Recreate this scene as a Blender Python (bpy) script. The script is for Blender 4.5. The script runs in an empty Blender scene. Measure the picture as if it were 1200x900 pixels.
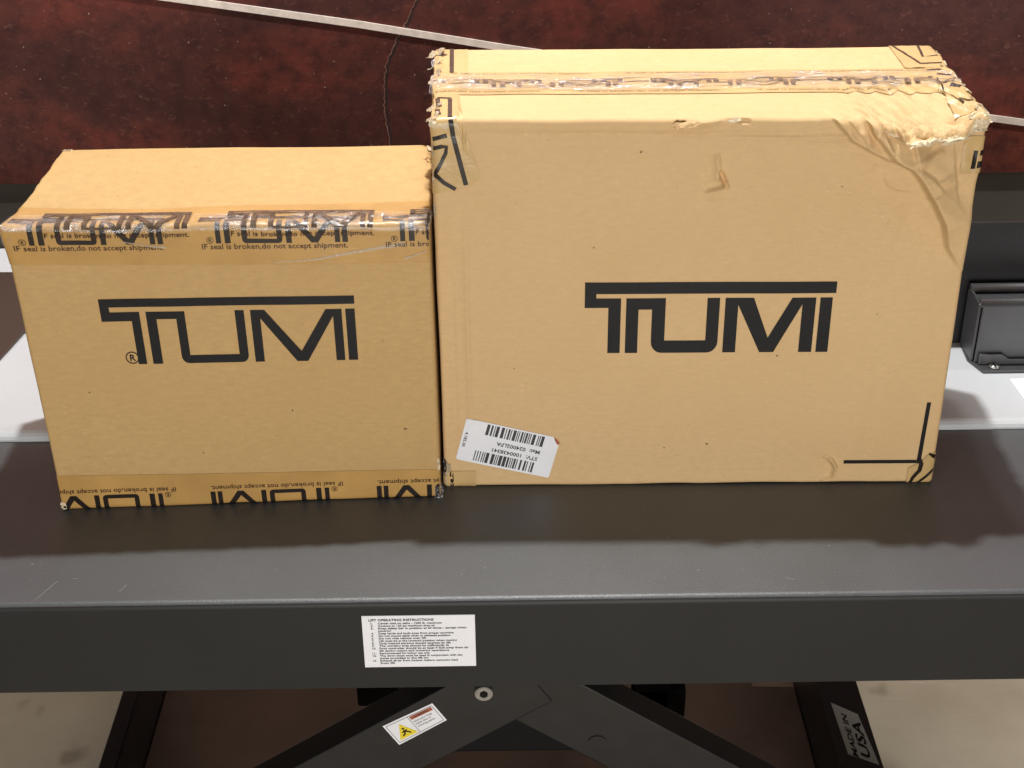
import bpy, bmesh, math
import numpy as np
from mathutils import Vector, Matrix

# ------------------------------------------------------------------ camera, world, lights
S = bpy.context.scene
C = S.collection
PI = math.pi
rng = np.random.default_rng(7)

cam_d = bpy.data.cameras.new('camera')
cam = bpy.data.objects.new('camera', cam_d)
C.objects.link(cam)
cam_d.sensor_fit = 'HORIZONTAL'
cam_d.sensor_width = 36.0
cam_d.lens = 1705.84 / 1200 * 36.0
cam_d.clip_start = 0.05
cam_d.clip_end = 60
_p, _r, _y = math.radians(29.8512), math.radians(-0.5592), math.radians(-0.3406)
r0 = Vector((math.cos(_y), math.sin(_y), 0)); f0 = Vector((-math.sin(_y), math.cos(_y), 0)); z0 = Vector((0, 0, 1))
fw = f0 * math.cos(_p) - z0 * math.sin(_p)
up0 = f0 * math.sin(_p) + z0 * math.cos(_p)
rt = r0 * math.cos(_r) + up0 * math.sin(_r)
up = up0 * math.cos(_r) - r0 * math.sin(_r)
cam.matrix_world = Matrix(((rt.x, up.x, -fw.x, 0), (rt.y, up.y, -fw.y, 0), (rt.z, up.z, -fw.z, 1.0), (0, 0, 0, 1)))
S.camera = cam

W = bpy.data.worlds.new('World'); S.world = W; W.use_nodes = True
W.node_tree.nodes['Background'].inputs[0].default_value = (1.0, 0.95, 0.89, 1)
W.node_tree.nodes['Background'].inputs[1].default_value = 0.10

def lamp(name, kind, loc, aim, power, col, **kw):
    l = bpy.data.lights.new(name, kind); l.energy = power; l.color = col
    for k, v in kw.items(): setattr(l, k, v)
    o = bpy.data.objects.new(name, l); C.objects.link(o); o.location = loc
    o.rotation_euler = (Vector(aim) - Vector(loc)).to_track_quat('-Z', 'Y').to_euler()
    return o

WARM = (1.0, 0.99, 0.97)
lamp('ceiling_spot', 'SPOT', (0.05, 2.0, 2.5), (0.0, 1.6, 0.2), 290, WARM, shadow_soft_size=0.035, spot_size=math.radians(110), spot_blend=0.5)
lamp('ceiling_spot', 'SPOT', (0.19, 2.06, 2.5), (0.1, 1.6, 0.2), 40, WARM, shadow_soft_size=0.05, spot_size=math.radians(110), spot_blend=0.5)
lamp('room_light', 'AREA', (-0.25, 0.50, 2.45), (0.05, 1.5, 0.2), 5.5, (1.0, 0.96, 0.91), shape='RECTANGLE', size=.3, size_y=0.2)
lamp('room_light', 'AREA', (0.3, -2.6, 0.45), (0.0, 1.5, 0.1), 127, (1.0, 0.96, 0.91), shape='RECTANGLE', size=2.4, size_y=1.2)

for sx in (-1, 1):
    lamp('floor_fill', 'SPOT', (2.3 * sx, 1.95, 1.7), (.88 * sx, 1.93, -.75), 72 if sx < 0 else 190, WARM, shadow_soft_size=.06, spot_size=math.radians(34), spot_blend=.6)  # unseen spots, added to brighten the floor beside the lift

S.view_settings.view_transform = 'Standard'
S.view_settings.look = 'None'
S.view_settings.exposure = 0.0
S.view_settings.gamma = 1.0
S.view_settings.use_curve_mapping = False
S.render.engine = 'CYCLES'

# ------------------------------------------------------------------ materials
class NT:
    def __init__(s, m):
        s.m = m; m.use_nodes = True; s.n = m.node_tree.nodes; s.l = m.node_tree.links
        s.b = s.n['Principled BSDF']; s.out = s.n['Material Output']
    def new(s, t, **kw):
        x = s.n.new(t)
        for k, v in kw.items(): setattr(x, k, v)
        return x
    def coord(s, sc=(1, 1, 1), rot=(0, 0, 0)):
        tc = s.new('ShaderNodeTexCoord'); mp = s.new('ShaderNodeMapping')
        mp.inputs['Scale'].default_value = sc; mp.inputs['Rotation'].default_value = rot
        s.l.new(tc.outputs['Object'], mp.inputs['Vector']); return mp.outputs[0]
    def noise(s, vec, scale, detail=3, rough=.55, dist=0):
        x = s.new('ShaderNodeTexNoise'); x.inputs['Scale'].default_value = scale
        x.inputs['Detail'].default_value = detail; x.inputs['Roughness'].default_value = rough
        x.inputs['Distortion'].default_value = dist
        s.l.new(vec, x.inputs['Vector']); return x.outputs['Fac']
    def ramp(s, fac, stops):
        x = s.new('ShaderNodeValToRGB'); e = x.color_ramp.elements
        while len(e) < len(stops): e.new(0.5)
        for k, (p, c) in enumerate(stops):
            e[k].position = p; e[k].color = (c, c, c, 1) if not isinstance(c, tuple) else (*c, 1)
        s.l.new(fac, x.inputs[0]); return x.outputs[0]
    def mix(s, fac, a, b, mode='MIX'):
        x = s.new('ShaderNodeMix', data_type='RGBA', blend_type=mode)
        for sock, v in ((x.inputs[0], fac), (x.inputs[6], a), (x.inputs[7], b)):
            if hasattr(v, 'links'): s.l.new(v, sock)
            elif isinstance(v, (int, float)): sock.default_value = v
            else: sock.default_value = (*v, 1)
        return x.outputs[2]
    def bump(s, h, strength, dist):
        x = s.new('ShaderNodeBump'); x.inputs['Strength'].default_value = strength; x.inputs['Distance'].default_value = dist
        s.l.new(h, x.inputs['Height']); s.l.new(x.outputs[0], s.b.inputs['Normal']); return x
    def set(s, **kw):
        for k, v in kw.items():
            i = s.b.inputs[k.replace('_', ' ')]
            if hasattr(v, 'links'): s.l.new(v, i)
            elif isinstance(v, tuple): i.default_value = (*v, 1) if len(v) == 3 else v
            else: i.default_value = v

def plain(name, col, rough=.5, metal=0., spec=.5, var=0., scale=60., bump=0.):
    m = bpy.data.materials.new(name); t = NT(m)
    t.set(Roughness=rough, Metallic=metal)
    t.b.inputs['Specular IOR Level'].default_value = spec
    v = t.noise(t.coord(), scale, 4)
    lo = tuple(c * (1 - var) for c in col); hi = tuple(min(1, c * (1 + var)) for c in col)
    t.set(Base_Color=t.ramp(v, [(.3, lo), (.7, hi)]))
    if bump: t.bump(v, bump, .001)
    return m

def cardboard(name, col, streak=.085, rough=.72):
    m = bpy.data.materials.new(name); t = NT(m)
    co = t.coord(); st = t.coord((1, 1, 2.6))
    a = t.noise(st, 75, 5, .66)            # fibre streaks along the board
    b = t.noise(co, 7, 3)                  # broad blotches
    f = t.noise(t.coord((1, 1, 2.2)), 170, 2, .5)           # flecks
    lo = tuple(c * (1 - streak) for c in col); hi = tuple(min(1, c * (1 + streak)) for c in col)
    c1 = t.ramp(a, [(.3, lo), (.7, hi)])
    c2 = t.mix(t.ramp(b, [(.35, 0.), (.75, .55)]), c1, tuple(c * k for c, k in zip(col, (.94, .90, .84))))
    c3 = t.mix(t.ramp(f, [(.66, 0.), (.75, .50)]), c2, tuple(min(1, c * k) for c, k in zip(col, (1.25, 1.3, 1.45))))
    c4 = t.mix(t.ramp(f, [(.25, .50), (.34, 0.)]), c3, tuple(c * k for c, k in zip(col, (.72, .66, .58))))
    t.set(Base_Color=c4, Roughness=rough)
    t.b.inputs['Specular IOR Level'].default_value = .3
    t.bump(t.noise(st, 150, 4, .7), .12, .0005)
    return m

def film(name, col, alpha, rough, scale=90, strength=.35, spec=.5):
    """adhesive film: a sheet that lets the board show through and adds a gloss of its own"""
    m = bpy.data.materials.new(name); t = NT(m)
    co = t.coord((1, 1.6, 1.6))
    n = t.noise(co, scale, 4, .6, .6)
    big = t.noise(t.coord(), 16, 3)
    lo = tuple(c * .88 for c in col); hi = tuple(min(1, c * 1.10) for c in col)
    t.set(Base_Color=t.ramp(big, [(.3, lo), (.7, hi)]), Roughness=rough, Alpha=alpha)
    t.b.inputs['Specular IOR Level'].default_value = spec
    t.bump(n, strength, .0025)
    return m

M = {}
M['kraft_small'] = cardboard('tan_corrugated_board', (.495, .325, .137))
M['kraft_large'] = cardboard('pale_corrugated_board', (.61, .42, .215), .06)
M['torn'] = cardboard('torn_pale_paper', (.66, .56, .39), .18, .85)
M['ink'] = plain('black_print', (.0075, .007, .0075), .5, spec=.25, var=.3, scale=300)
M['ink_tape'] = plain('black_tape_print', (.014, .009, .007), .3, var=.3, scale=300)
M['ink_sheen'] = plain('sheen_tape_print', (.085, .055, .034), .25, var=.5, scale=160)  # black print greyed: the lamp's gloss is put into the ink colour
M['ink_pale'] = plain('pale_tape_print', (.17, .115, .075), .3, var=.6, scale=120)  # palest of the tape inks
M['ink_red'] = plain('red_brown_tape_print', (.05, .018, .008), .35, var=.3, scale=300)
M['tape'] = film('brown_packing_tape', (.46, .27, .085), 1.0, .30, 70, .22)
M['tape_dull'] = film('tan_packing_tape', (.53, .36, .155), 1.0, .34, 70, .25)
def m_clear():
    m = bpy.data.materials.new('clear_crinkled_tape'); t = NT(m)
    tr = t.new('ShaderNodeBsdfTransparent'); gl = t.new('ShaderNodeBsdfGlossy'); gl.inputs['Roughness'].default_value = .16; gl.inputs['Color'].default_value = (.92, .94, 1, 1)
    df = t.new('ShaderNodeBsdfDiffuse'); df.inputs['Color'].default_value = (.62, .60, .60, 1)
    co = t.coord((1, 2.2, 2.2)); n = t.noise(co, 70, 5, .7, .8); k = t.noise(t.coord((1, 1, 1)), 24, 2)
    bp = t.new('ShaderNodeBump'); bp.inputs['Strength'].default_value = 1.0; bp.inputs['Distance'].default_value = .004
    t.l.new(n, bp.inputs['Height']); t.l.new(bp.outputs[0], gl.inputs['Normal'])
    m1 = t.new('ShaderNodeMixShader'); m1.inputs[0].default_value = .30; t.l.new(gl.outputs[0], m1.inputs[1]); t.l.new(df.outputs[0], m1.inputs[2])
    m2 = t.new('ShaderNodeMixShader'); t.l.new(t.mix(t.ramp(n, [(.42, .05), (.66, .75)]), (.05, .05, .05), t.ramp(k, [(.40, .12), (.62, .9)])), m2.inputs[0])
    t.l.new(tr.outputs[0], m2.inputs[1]); t.l.new(m1.outputs[0], m2.inputs[2]); t.l.new(m2.outputs[0], t.out.inputs['Surface'])
    return m
M['clear'] = m_clear()
M['fringe'] = film('frayed_tape_film', (.56, .45, .31), .72, .25, 200, .7, .7)
M['label'] = plain('white_label_paper', (.77, .78, .82), .45, var=.02, scale=40)
M['white'] = plain('white_laminate', (.485, .505, .525), .30, var=.015, scale=5)
M['brown_board'] = plain('dark_brown_laminate', (.05, .034, .027), .35, var=.08, scale=6)
M['steel_black'] = plain('black_satin_steel', (.0125, .0125, .0135), .34, spec=.5, var=.2, scale=30)
M['clamp'] = plain('dark_grey_painted_steel', (.030, .030, .033), .40, spec=1.0, var=.12, scale=30)
M['zinc'] = plain('zinc_screw', (.42, .42, .41), .38, 1.0, var=.15, scale=200)
M['dark'] = plain('black_rubber', (.005, .0045, .005), .7, spec=.2, var=.2)
M['yellow'] = plain('warning_yellow', (.75, .60, .03), .45, var=.05)
M['orange'] = plain('warning_red_brown', (.36, .10, .05), .45, var=.1)
M['gray_ink'] = plain('grey_print', (.035, .035, .04), .5, var=.2, scale=400)
M['stripe'] = plain('cream_stripe', (.84, .73, .64), .6, var=.14, scale=60)

def m_powder():
    m = bpy.data.materials.new('black_powder_coat'); t = NT(m)
    co = t.coord()
    n = t.noise(co, 520, 2, .7); b = t.noise(co, 9, 4); sc = t.noise(t.coord((1, 9, 1), (0, 0, .5)), 40, 3, .7)
    c = t.ramp(b, [(.3, (.050, .0535, .058)), (.7, (.062, .066, .071))])
    sp = t.noise(co, 420, 1, .4)
    c = t.mix(t.ramp(sp, [(.74, 0.), (.80, .7)]), c, (.20, .20, .20))
    t.set(Base_Color=c, Roughness=t.ramp(sc, [(.3, .44), (.7, .50)]))
    t.b.inputs['Specular IOR Level'].default_value = .58; t.b.inputs['IOR'].default_value = 1.6
    t.bump(n, .55, .0007)
    return m
M['powder'] = m_powder()
M['skirt'] = plain('shaded_black_coat', (.016, .016, .016), .5, spec=.3, var=.08, scale=12)  # darker copy of the deck's coat, with the front's shade in its colour

def m_mural():
    m = bpy.data.materials.new('rusty_red_print'); t = NT(m)
    co = t.coord()
    a = t.noise(t.coord((.55, 1, 1.3)), 2.6, 6, .62, .4)
    b = t.noise(co, 26, 5, .68)
    c0 = t.ramp(a, [(.30, (.052, .018, .016)), (.47, (.082, .025, .020)), (.58, (.165, .037, .025)), (.74, (.23, .060, .037))])
    c1 = t.mix(t.ramp(b, [(.33, .75), (.56, 0.)]), c0, (.038, .012, .012))
    fl = t.noise(t.coord((1, 1, 1.6), (0, .6, 0)), 60, 4, .62, 1.2)
    c2 = t.mix(t.ramp(fl, [(.57, 0.), (.80, .55)]), c1, (.23, .10, .075))
    sp = t.noise(co, 150, 1, .4)
    c3 = t.mix(t.ramp(sp, [(.76, 0.), (.80, .8)]), c2, (.42, .30, .25))
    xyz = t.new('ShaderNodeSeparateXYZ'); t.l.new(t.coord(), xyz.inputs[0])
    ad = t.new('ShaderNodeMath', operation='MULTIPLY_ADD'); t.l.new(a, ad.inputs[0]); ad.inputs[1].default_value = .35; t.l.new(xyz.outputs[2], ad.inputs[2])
    c3 = t.mix(t.ramp(ad.outputs[0], [(.66, 0.), (.80, 1.)]), c3, t.ramp(b, [(.3, (.66, .36, .27)), (.7, (.78, .47, .37))]))   # unseen salmon band, added above view to redden the table's reflections
    t.set(Base_Color=c3, Roughness=.6); t.b.inputs['Specular IOR Level'].default_value = .25
    t.bump(b, .15, .002)
    return m
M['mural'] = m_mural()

def m_floor():
    m = bpy.data.materials.new('beige_concrete'); t = NT(m)
    co = t.coord()
    a = t.noise(co, 3.5, 5, .6); b = t.noise(co, 13, 2, .4)
    c = t.ramp(a, [(.3, (.36, .30, .215)), (.7, (.47, .40, .30))])
    c = t.mix(t.ramp(b, [(.27, .6), (.37, 0.)]), c, (.17, .13, .085))
    d = t.noise(t.coord((1, 4, 1)), 18, 3)
    c = t.mix(t.ramp(d, [(.66, 0.), (.76, .35)]), c, (.58, .52, .42))
    t.set(Base_Color=c, Roughness=.5)
    t.bump(a, .1, .003)
    return m
M['floor'] = m_floor()
M['wall'] = plain('dark_taupe_paint', (.082, .070, .064), .55, var=.06, scale=3)
M['mat_rubber'] = plain('dark_brown_mat', (.10, .062, .045), .5, var=.4, scale=4)

# ------------------------------------------------------------------ object helpers
def link(o, parent=None):
    C.objects.link(o)
    if parent is not None: o.parent = parent
    return o
def mesh_obj(name, V, F, mat, parent=None, smooth=True, mats=None, midx=None):
    me = bpy.data.meshes.new(name)
    me.from_pydata([tuple(map(float, v)) for v in V], [], [tuple(int(i) for i in f) for f in F])
    for mm in (mats or [mat]): me.materials.append(mm)
    if midx is not None: me.polygons.foreach_set('material_index', np.asarray(midx, dtype=np.int32))
    if smooth: me.polygons.foreach_set('use_smooth', np.ones(len(me.polygons), dtype=bool))
    me.update()
    return link(bpy.data.objects.new(name, me), parent)
def bm_obj(name, bm, mat, parent=None, smooth=False):
    bmesh.ops.recalc_face_normals(bm, faces=bm.faces[:])
    me = bpy.data.meshes.new(name); bm.to_mesh(me); bm.free()
    me.materials.append(mat)
    if smooth: me.polygons.foreach_set('use_smooth', np.ones(len(me.polygons), dtype=bool))
    return link(bpy.data.objects.new(name, me), parent)
def thing(name, label, cat, loc=(0, 0, 0), rz=0, group=None):
    o = bpy.data.objects.new(name, None); C.objects.link(o); o.empty_display_size = .05
    o.location = loc; o.rotation_euler = (0, 0, rz); tag(o, label, cat, group); return o
def tag(o, label, cat, group=None):
    o['label'] = label; o['category'] = cat
    if group: o['group'] = group
    return o
def struct(o):
    o['kind'] = 'structure'; return o
def box_bm(x0, x1, y0, y1, z0, z1, bev=0., seg=2, bm=None):
    own = bm is None
    b = bmesh.new()
    v = [b.verts.new((x, y, z)) for z in (z0, z1) for y in (y0, y1) for x in (x0, x1)]
    for f in ((0, 2, 3, 1), (4, 5, 7, 6), (0, 1, 5, 4), (2, 6, 7, 3), (0, 4, 6, 2), (1, 3, 7, 5)):
        b.faces.new([v[i] for i in f])
    if bev: bmesh.ops.bevel(b, geom=b.edges[:], offset=bev, segments=seg, affect='EDGES', profile=.5)
    if own: return b
    tmp = bpy.data.meshes.new('t'); b.to_mesh(tmp); b.free(); bm.from_mesh(tmp); bpy.data.meshes.remove(tmp)
    return bm
def prism_bm(pts, axis_from, axis_to, plane='xz', bev=0.):
    """polygon in a plane, extruded along the third axis"""
    def p3(a, b, c):
        return {'xz': (a, c, b), 'yz': (c, a, b), 'xy': (a, b, c)}[plane]
    b = bmesh.new(); n = len(pts)
    lo = [b.verts.new(p3(u, v, axis_from)) for u, v in pts]; hi = [b.verts.new(p3(u, v, axis_to)) for u, v in pts]
    b.faces.new(lo); b.faces.new(hi[::-1])
    for i in range(n): b.faces.new((lo[i], hi[i], hi[(i + 1) % n], lo[(i + 1) % n]))
    bmesh.ops.recalc_face_normals(b, faces=b.faces[:])
    if bev: bmesh.ops.bevel(b, geom=b.edges[:], offset=bev, segments=2, affect='EDGES', profile=.5)
    return b
def cyl_bm(r, h, seg=24, bev=0.):
    b = bmesh.new(); bmesh.ops.create_cone(b, cap_ends=True, segments=seg, radius1=r, radius2=r, depth=h)
    if bev: bmesh.ops.bevel(b, geom=[e for e in b.edges if abs(e.verts[0].co.z - e.verts[1].co.z) < 1e-6], offset=bev, segments=2, affect='EDGES')
    return b

# smooth value noise, vectorised
_tab = np.random.default_rng(11).random(8192)
def _h(i, j, k, s): return _tab[(i * 374761 + j * 668265 + k * 432749 + s * 91813) & 8191]
def vnoise(P, scale, seed=0):
    Q = np.asarray(P, float) * scale + 57.3; I = np.floor(Q).astype(np.int64); f = Q - I; f = f * f * (3 - 2 * f)
    out = 0
    for a in (0, 1):
        for b in (0, 1):
            for c in (0, 1):
                w = (f[:, 0] if a else 1 - f[:, 0]) * (f[:, 1] if b else 1 - f[:, 1]) * (f[:, 2] if c else 1 - f[:, 2])
                out = out + w * _h(I[:, 0] + a, I[:, 1] + b, I[:, 2] + c, seed)
    return out * 2 - 1
def tri(x): return 2 * np.abs(x - np.floor(x) - .5)           # folded-paper wave 0..1
def folds(u, v, seed, lam, n=5):
    """sum of straight paper folds in random directions"""
    g = np.random.default_rng(seed); h = 0
    for k in range(n):
        a = g.random() * PI; l = lam * (.6 + g.random()); q = (u * np.cos(a) + v * np.sin(a)) / l + g.random()
        q = q + .25 * np.sin(3.1 * (u * np.sin(a) - v * np.cos(a)) / l + 6 * g.random())
        h = h + (tri(q) - .5) * l / lam
    return h / math.sqrt(n)
def sstep(x, a, b):
    t = np.clip((x - a) / (b - a), 0, 1); return t * t * (3 - 2 * t)
def poly_sd(u, v, pts):
    """distance to a polyline, its side and how far along"""
    best = np.full(u.shape, 1e9); sd = np.zeros(u.shape); tt = np.zeros(u.shape); n = len(pts) - 1
    for i in range(n):
        (ax, ay), (bx, by) = pts[i], pts[i + 1]; dx, dy = bx - ax, by - ay; L2 = dx * dx + dy * dy
        t = np.clip(((u - ax) * dx + (v - ay) * dy) / L2, 0, 1)
        ex, ey = u - ax - t * dx, v - ay - t * dy; d = np.hypot(ex, ey); m = d < best
        best = np.where(m, d, best); sd = np.where(m, np.sign(dx * ey - dy * ex), sd); tt = np.where(m, (i + t) / n, tt)
    return best, sd, tt
def crease(u, v, pts, A, wl, wr, ends=(0., 0.)):
    d, s, t = poly_sd(u, v, pts); w = np.where(s > 0, wl, wr)
    amp = A * (1 - (1 - ends[0]) * np.clip(1 - t / .35, 0, 1) ** 2) * (1 - (1 - ends[1]) * np.clip((t - .65) / .35, 0, 1) ** 2)
    return amp * np.maximum(0, 1 - d / w) ** 1.35

# ------------------------------------------------------------------ corrugated boxes
class Carton:
    """A dented carton: unrounded box -> rounded edges -> dents -> out-of-square corners.  Everything stuck or printed on it
    goes through the same steps, so it follows the dents."""
    def __init__(s, w, d, h, r, corners, dent, name, label):
        s.w, s.d, s.h, s.r, s.dent = w, d, h, r, dent
        FBL, FBR, FTL, FTR, BTL, BTR = [np.array(c) for c in corners]
        s.base = (FBL + FBR) / 2; e = FBR - FBL; s.a = math.atan2(e[1], e[0])
        BBL = FBL + (BTL - FTL) * (1, 1, 0); BBR = FBR + (BTR - FTR) * (1, 1, 0)
        c, n = math.cos(s.a), math.sin(s.a); R = np.array([[c, n, 0], [-n, c, 0], [0, 0, 1]])
        s.K = [R @ (q - s.base) for q in (FBL, FBR, BBL, BBR, FTL, FTR, BTL, BTR)]
        s.base[2] = .0006
        s.root = thing(name, label, 'box', tuple(s.base), s.a, 'shipping boxes on the lift table')
    def at(s, P, off=0.):
        """P: points on the unrounded box surface, local; off: height above the board"""
        P = np.asarray(P, float); r = s.r
        lo = np.array([-s.w / 2 + r, r, r]); hi = np.array([s.w / 2 - r, s.d - r, s.h - r])
        inn = np.clip(P, lo, hi); v = P - inn; L = np.linalg.norm(v, axis=1, keepdims=True); n = v / np.maximum(L, 1e-9)
        Q = inn + n * (r + np.asarray(off).reshape(-1, 1) if np.ndim(off) else n * 0 + r + off)
        if np.ndim(off): Q = inn + n * (r + np.asarray(off).reshape(-1, 1))
        else: Q = inn + n * (r + off)
        Q = Q + s.dent(s, inn + n * r, n)
        u = (Q[:, 0] / s.w + .5)[:, None]; v = (Q[:, 1] / s.d)[:, None]; t = (Q[:, 2] / s.h)[:, None]; K = s.K
        b = (1 - v) * ((1 - u) * K[0] + u * K[1]) + v * ((1 - u) * K[2] + u * K[3])
        c = (1 - v) * ((1 - u) * K[4] + u * K[5]) + v * ((1 - u) * K[6] + u * K[7])
        return (1 - t) * b + t * c
    def wrap(s, u, v, off=0.):
        """sheet coordinates: u across, v up the front (0..h), on over the top (>h), under the bottom (<0); u past the sides wraps too"""
        u, v = np.asarray(u, float), np.asarray(v, float)
        x = np.clip(u, -s.w / 2, s.w / 2); over = np.abs(u) - s.w / 2
        z = np.clip(v, 0, s.h); y = np.maximum(v - s.h, 0) + np.maximum(-v, 0)
        y = np.where(over > 0, np.maximum(y, 0) + np.where(y > 0, 0, over), y)
        return s.at(np.stack([x, y, z], 1), off)
    def body(s, mat, step, fine=None):
        def ax(L, f=None):
            r = s.r; e = r * np.array([0, .3, .6, .85, 1.]); m = np.linspace(r, L - r, max(3, int((L - 2 * r) / step)))
            if f: m = np.concatenate([m[(m < f[0]) | (m > f[1])], np.arange(max(r, f[0]), min(L - r, f[1]), f[2])])
            return np.unique(np.round(np.concatenate([e, m, L - e]), 6))
        fx, fy, fz = fine or (None, None, None)
        X, Y, Z = ax(s.w, fx) - s.w / 2, ax(s.d, fy), ax(s.h, fz); V = []; F = []; n0 = 0
        for A, B, fn in ((X, Z, lambda a, b: (a, 0 * a, b)), (Z, X, lambda a, b: (b, 0 * a + s.d, a)), (X, Y, lambda a, b: (a, b, 0 * a + s.h)),
                         (Y, X, lambda a, b: (b, a, 0 * a)), (Z, Y, lambda a, b: (0 * a - s.w / 2, b, a)), (Y, Z, lambda a, b: (0 * a + s.w / 2, a, b))):
            a, b = np.meshgrid(A, B, indexing='ij'); V.append(np.stack([q.ravel() for q in fn(a, b)], 1))
            i = np.arange(len(A) - 1)[:, None] * len(B) + np.arange(len(B) - 1)[None]; i = i.ravel() + n0
            F.append(np.stack([i, i + len(B), i + len(B) + 1, i + 1], 1)); n0 += len(A) * len(B)
        V = np.concatenate(V); F = np.concatenate(F)
        key = np.round(V * 1e5).astype(np.int64); _, first, inv = np.unique(key, axis=0, return_index=True, return_inverse=True)
        V = V[first]; F = np.asarray(inv).ravel()[F]
        return mesh_obj('box_body', s.at(V), F, mat, s.root)
    def sheet(s, name, u0, u1, v0, v1, mat, parent=None, off=.0007, step=.004, crumple=None, vfn=None, mapf=None, alpha_edge=None):
        """a strip of tape; v0/v1 may be functions of u"""
        nu = max(3, int((u1 - u0) / step) + 1); U = np.linspace(u0, u1, nu)
        f0 = v0(U) if callable(v0) else np.full(nu, v0); f1 = v1(U) if callable(v1) else np.full(nu, v1)
        nv = max(4, int(np.max(f1 - f0) / min(step, .003)) + 1); T = np.linspace(0, 1, nv)
        v = f0[:, None] + (f1 - f0)[:, None] * T[None]; u = np.repeat(U[:, None], nv, 1)
        uu, vv = u.ravel(), v.ravel(); o = np.full(uu.shape, off)
        if crumple is not None: o = o + crumple(uu, vv)
        P = (mapf or s.wrap)(uu, vv, o)
        i = (np.arange(nu - 1)[:, None] * nv + np.arange(nv - 1)[None]).ravel()
        return mesh_obj(name, P, np.stack([i, i + nv, i + nv + 1, i + 1], 1), mat, parent or s.root)
    def decal(s, name, bm, mat, parent=None, off=.0008, cut=.012, crumple=None, mapf=None, clip=None, fine=None):
        """flat print (a bmesh in sheet coordinates) laid on the carton"""
        bmesh.ops.triangulate(bm, faces=bm.faces[:])
        if clip:
            for axis, val, sgn in clip:
                bmesh.ops.bisect_plane(bm, geom=bm.verts[:] + bm.edges[:] + bm.faces[:], plane_co=(val, val, 0),
                                       plane_no=((sgn, 0, 0) if axis == 'u' else (0, sgn, 0)), clear_outer=True)
        if not bm.verts: bm.free(); return None
        co = np.array([v.co[:] for v in bm.verts])
        def lines(a, b, c): return np.arange(math.ceil(a / c) * c, b, c)
        cuts = [('u', x) for x in lines(co[:, 0].min(), co[:, 0].max(), cut)] + [('v', x) for x in lines(co[:, 1].min(), co[:, 1].max(), cut)]
        if fine: cuts += [('v', x) for x in np.arange(fine[0], fine[1], fine[2]) if co[:, 1].min() < x < co[:, 1].max()]
        for a, x in cuts:
            bmesh.ops.bisect_plane(bm, geom=bm.verts[:] + bm.edges[:] + bm.faces[:], plane_co=(x, x, 0), plane_no=((1, 0, 0) if a == 'u' else (0, 1, 0)))
        bm.verts.ensure_lookup_table()
        co = np.array([v.co[:] for v in bm.verts]); o = np.full(len(co), off) + co[:, 2]
        if crumple is not None: o = o + crumple(co[:, 0], co[:, 1])
        P = (mapf or s.wrap)(co[:, 0], co[:, 1], o)
        for v, p in zip(bm.verts, P): v.co = p
        me = bpy.data.meshes.new(name); bm.to_mesh(me); bm.free(); me.materials.append(mat)
        return link(bpy.data.objects.new(name, me), parent or s.root)

# ------------------------------------------------------------------ flat print
def polys_bm(polys):
    b = bmesh.new()
    for p in polys: b.faces.new([b.verts.new((x, y, 0)) for x, y in p])
    return b
def arc(cx, cy, r, a0, a1, n=5): return [(cx + r * math.cos(math.radians(a0 + (a1 - a0) * i / n)), cy + r * math.sin(math.radians(a0 + (a1 - a0) * i / n))) for i in range(n + 1)]
def logo_polys(width, kind):
    """the four-letter wordmark with one long bar over all its letters; y up, bar top at 0"""
    if kind == 'thin':
        tb, gap, s1, s2, ul, ur, ml, mr, ib, hb, bot, hook = 3.1, 5.0, (11.7, 15.1), (17.6, 21.5), (29.3, 32.8), (52.5, 56.1), (58.6, 62.3), (91.2, 94.7), (96.2, 99.9), 8.4, 25.0, 3.6
        vb, nt, tl, tr, ub = (75.4, 79.8), (77.5, 21.0), 64.2, 88.4, 21.9; il, ir = (62.3, 8.2), (91.2, 7.6)
    else:
        tb, gap, s1, s2, ul, ur, ml, mr, ib, hb, bot, hook = 4.4, 6.1, (9.5, 14.5), (16.6, 21.6), (27.0, 32.4), (49.0, 54.0), (56.2, 61.4), (87.0, 92.3), (94.0, 98.9), 9.7, 27.4, 4.6
        vb, nt, tl, tr, ub = (71.2, 76.9), (74.2, 21.7), 67.5, 82.8, 22.6; il, ir = (61.4, 8.8), (87.0, 8.6)
    t = ul[1] - ul[0]; r = t * .8
    P = [[(0, 0), (100, 0), (100, tb), (hook, tb), (hook, gap), (s1[1], gap), (s1[1], bot), (s1[0], bot), (s1[0], hb), (0, hb)],
         [(s2[0], bot), (s2[0], gap), (ul[1], gap), (ul[1], ub), (ur[0], ub), (ur[0], gap), (ur[1], gap)] + arc(ur[1] - r, bot - r, r, 0, 90) + arc(ul[0] + r, bot - r, r, 90, 180) + [(ul[0], gap + t * .8), (s2[1], gap + t * .8), (s2[1], bot)],
         [(ml[0], bot), (ml[0], gap), (tl, gap), nt, (tr, gap), (mr[1], gap), (mr[1], bot), (mr[0], bot), ir, (vb[1], bot), (vb[0], bot), il, (ml[1], bot)],
         [(ib[0], gap), (ib[1], gap), (ib[1], bot), (ib[0], bot)]]
    k = width / 100
    return [[(x * k, -y * k) for x, y in p] for p in P]
def xf(bm, loc=(0, 0), rot=0., sc=(1, 1)):
    c, s = math.cos(rot), math.sin(rot)
    for v in bm.verts:
        x, y = v.co.x * sc[0], v.co.y * sc[1]; v.co.x, v.co.y = loc[0] + c * x - s * y, loc[1] + s * x + c * y
    return bm
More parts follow.
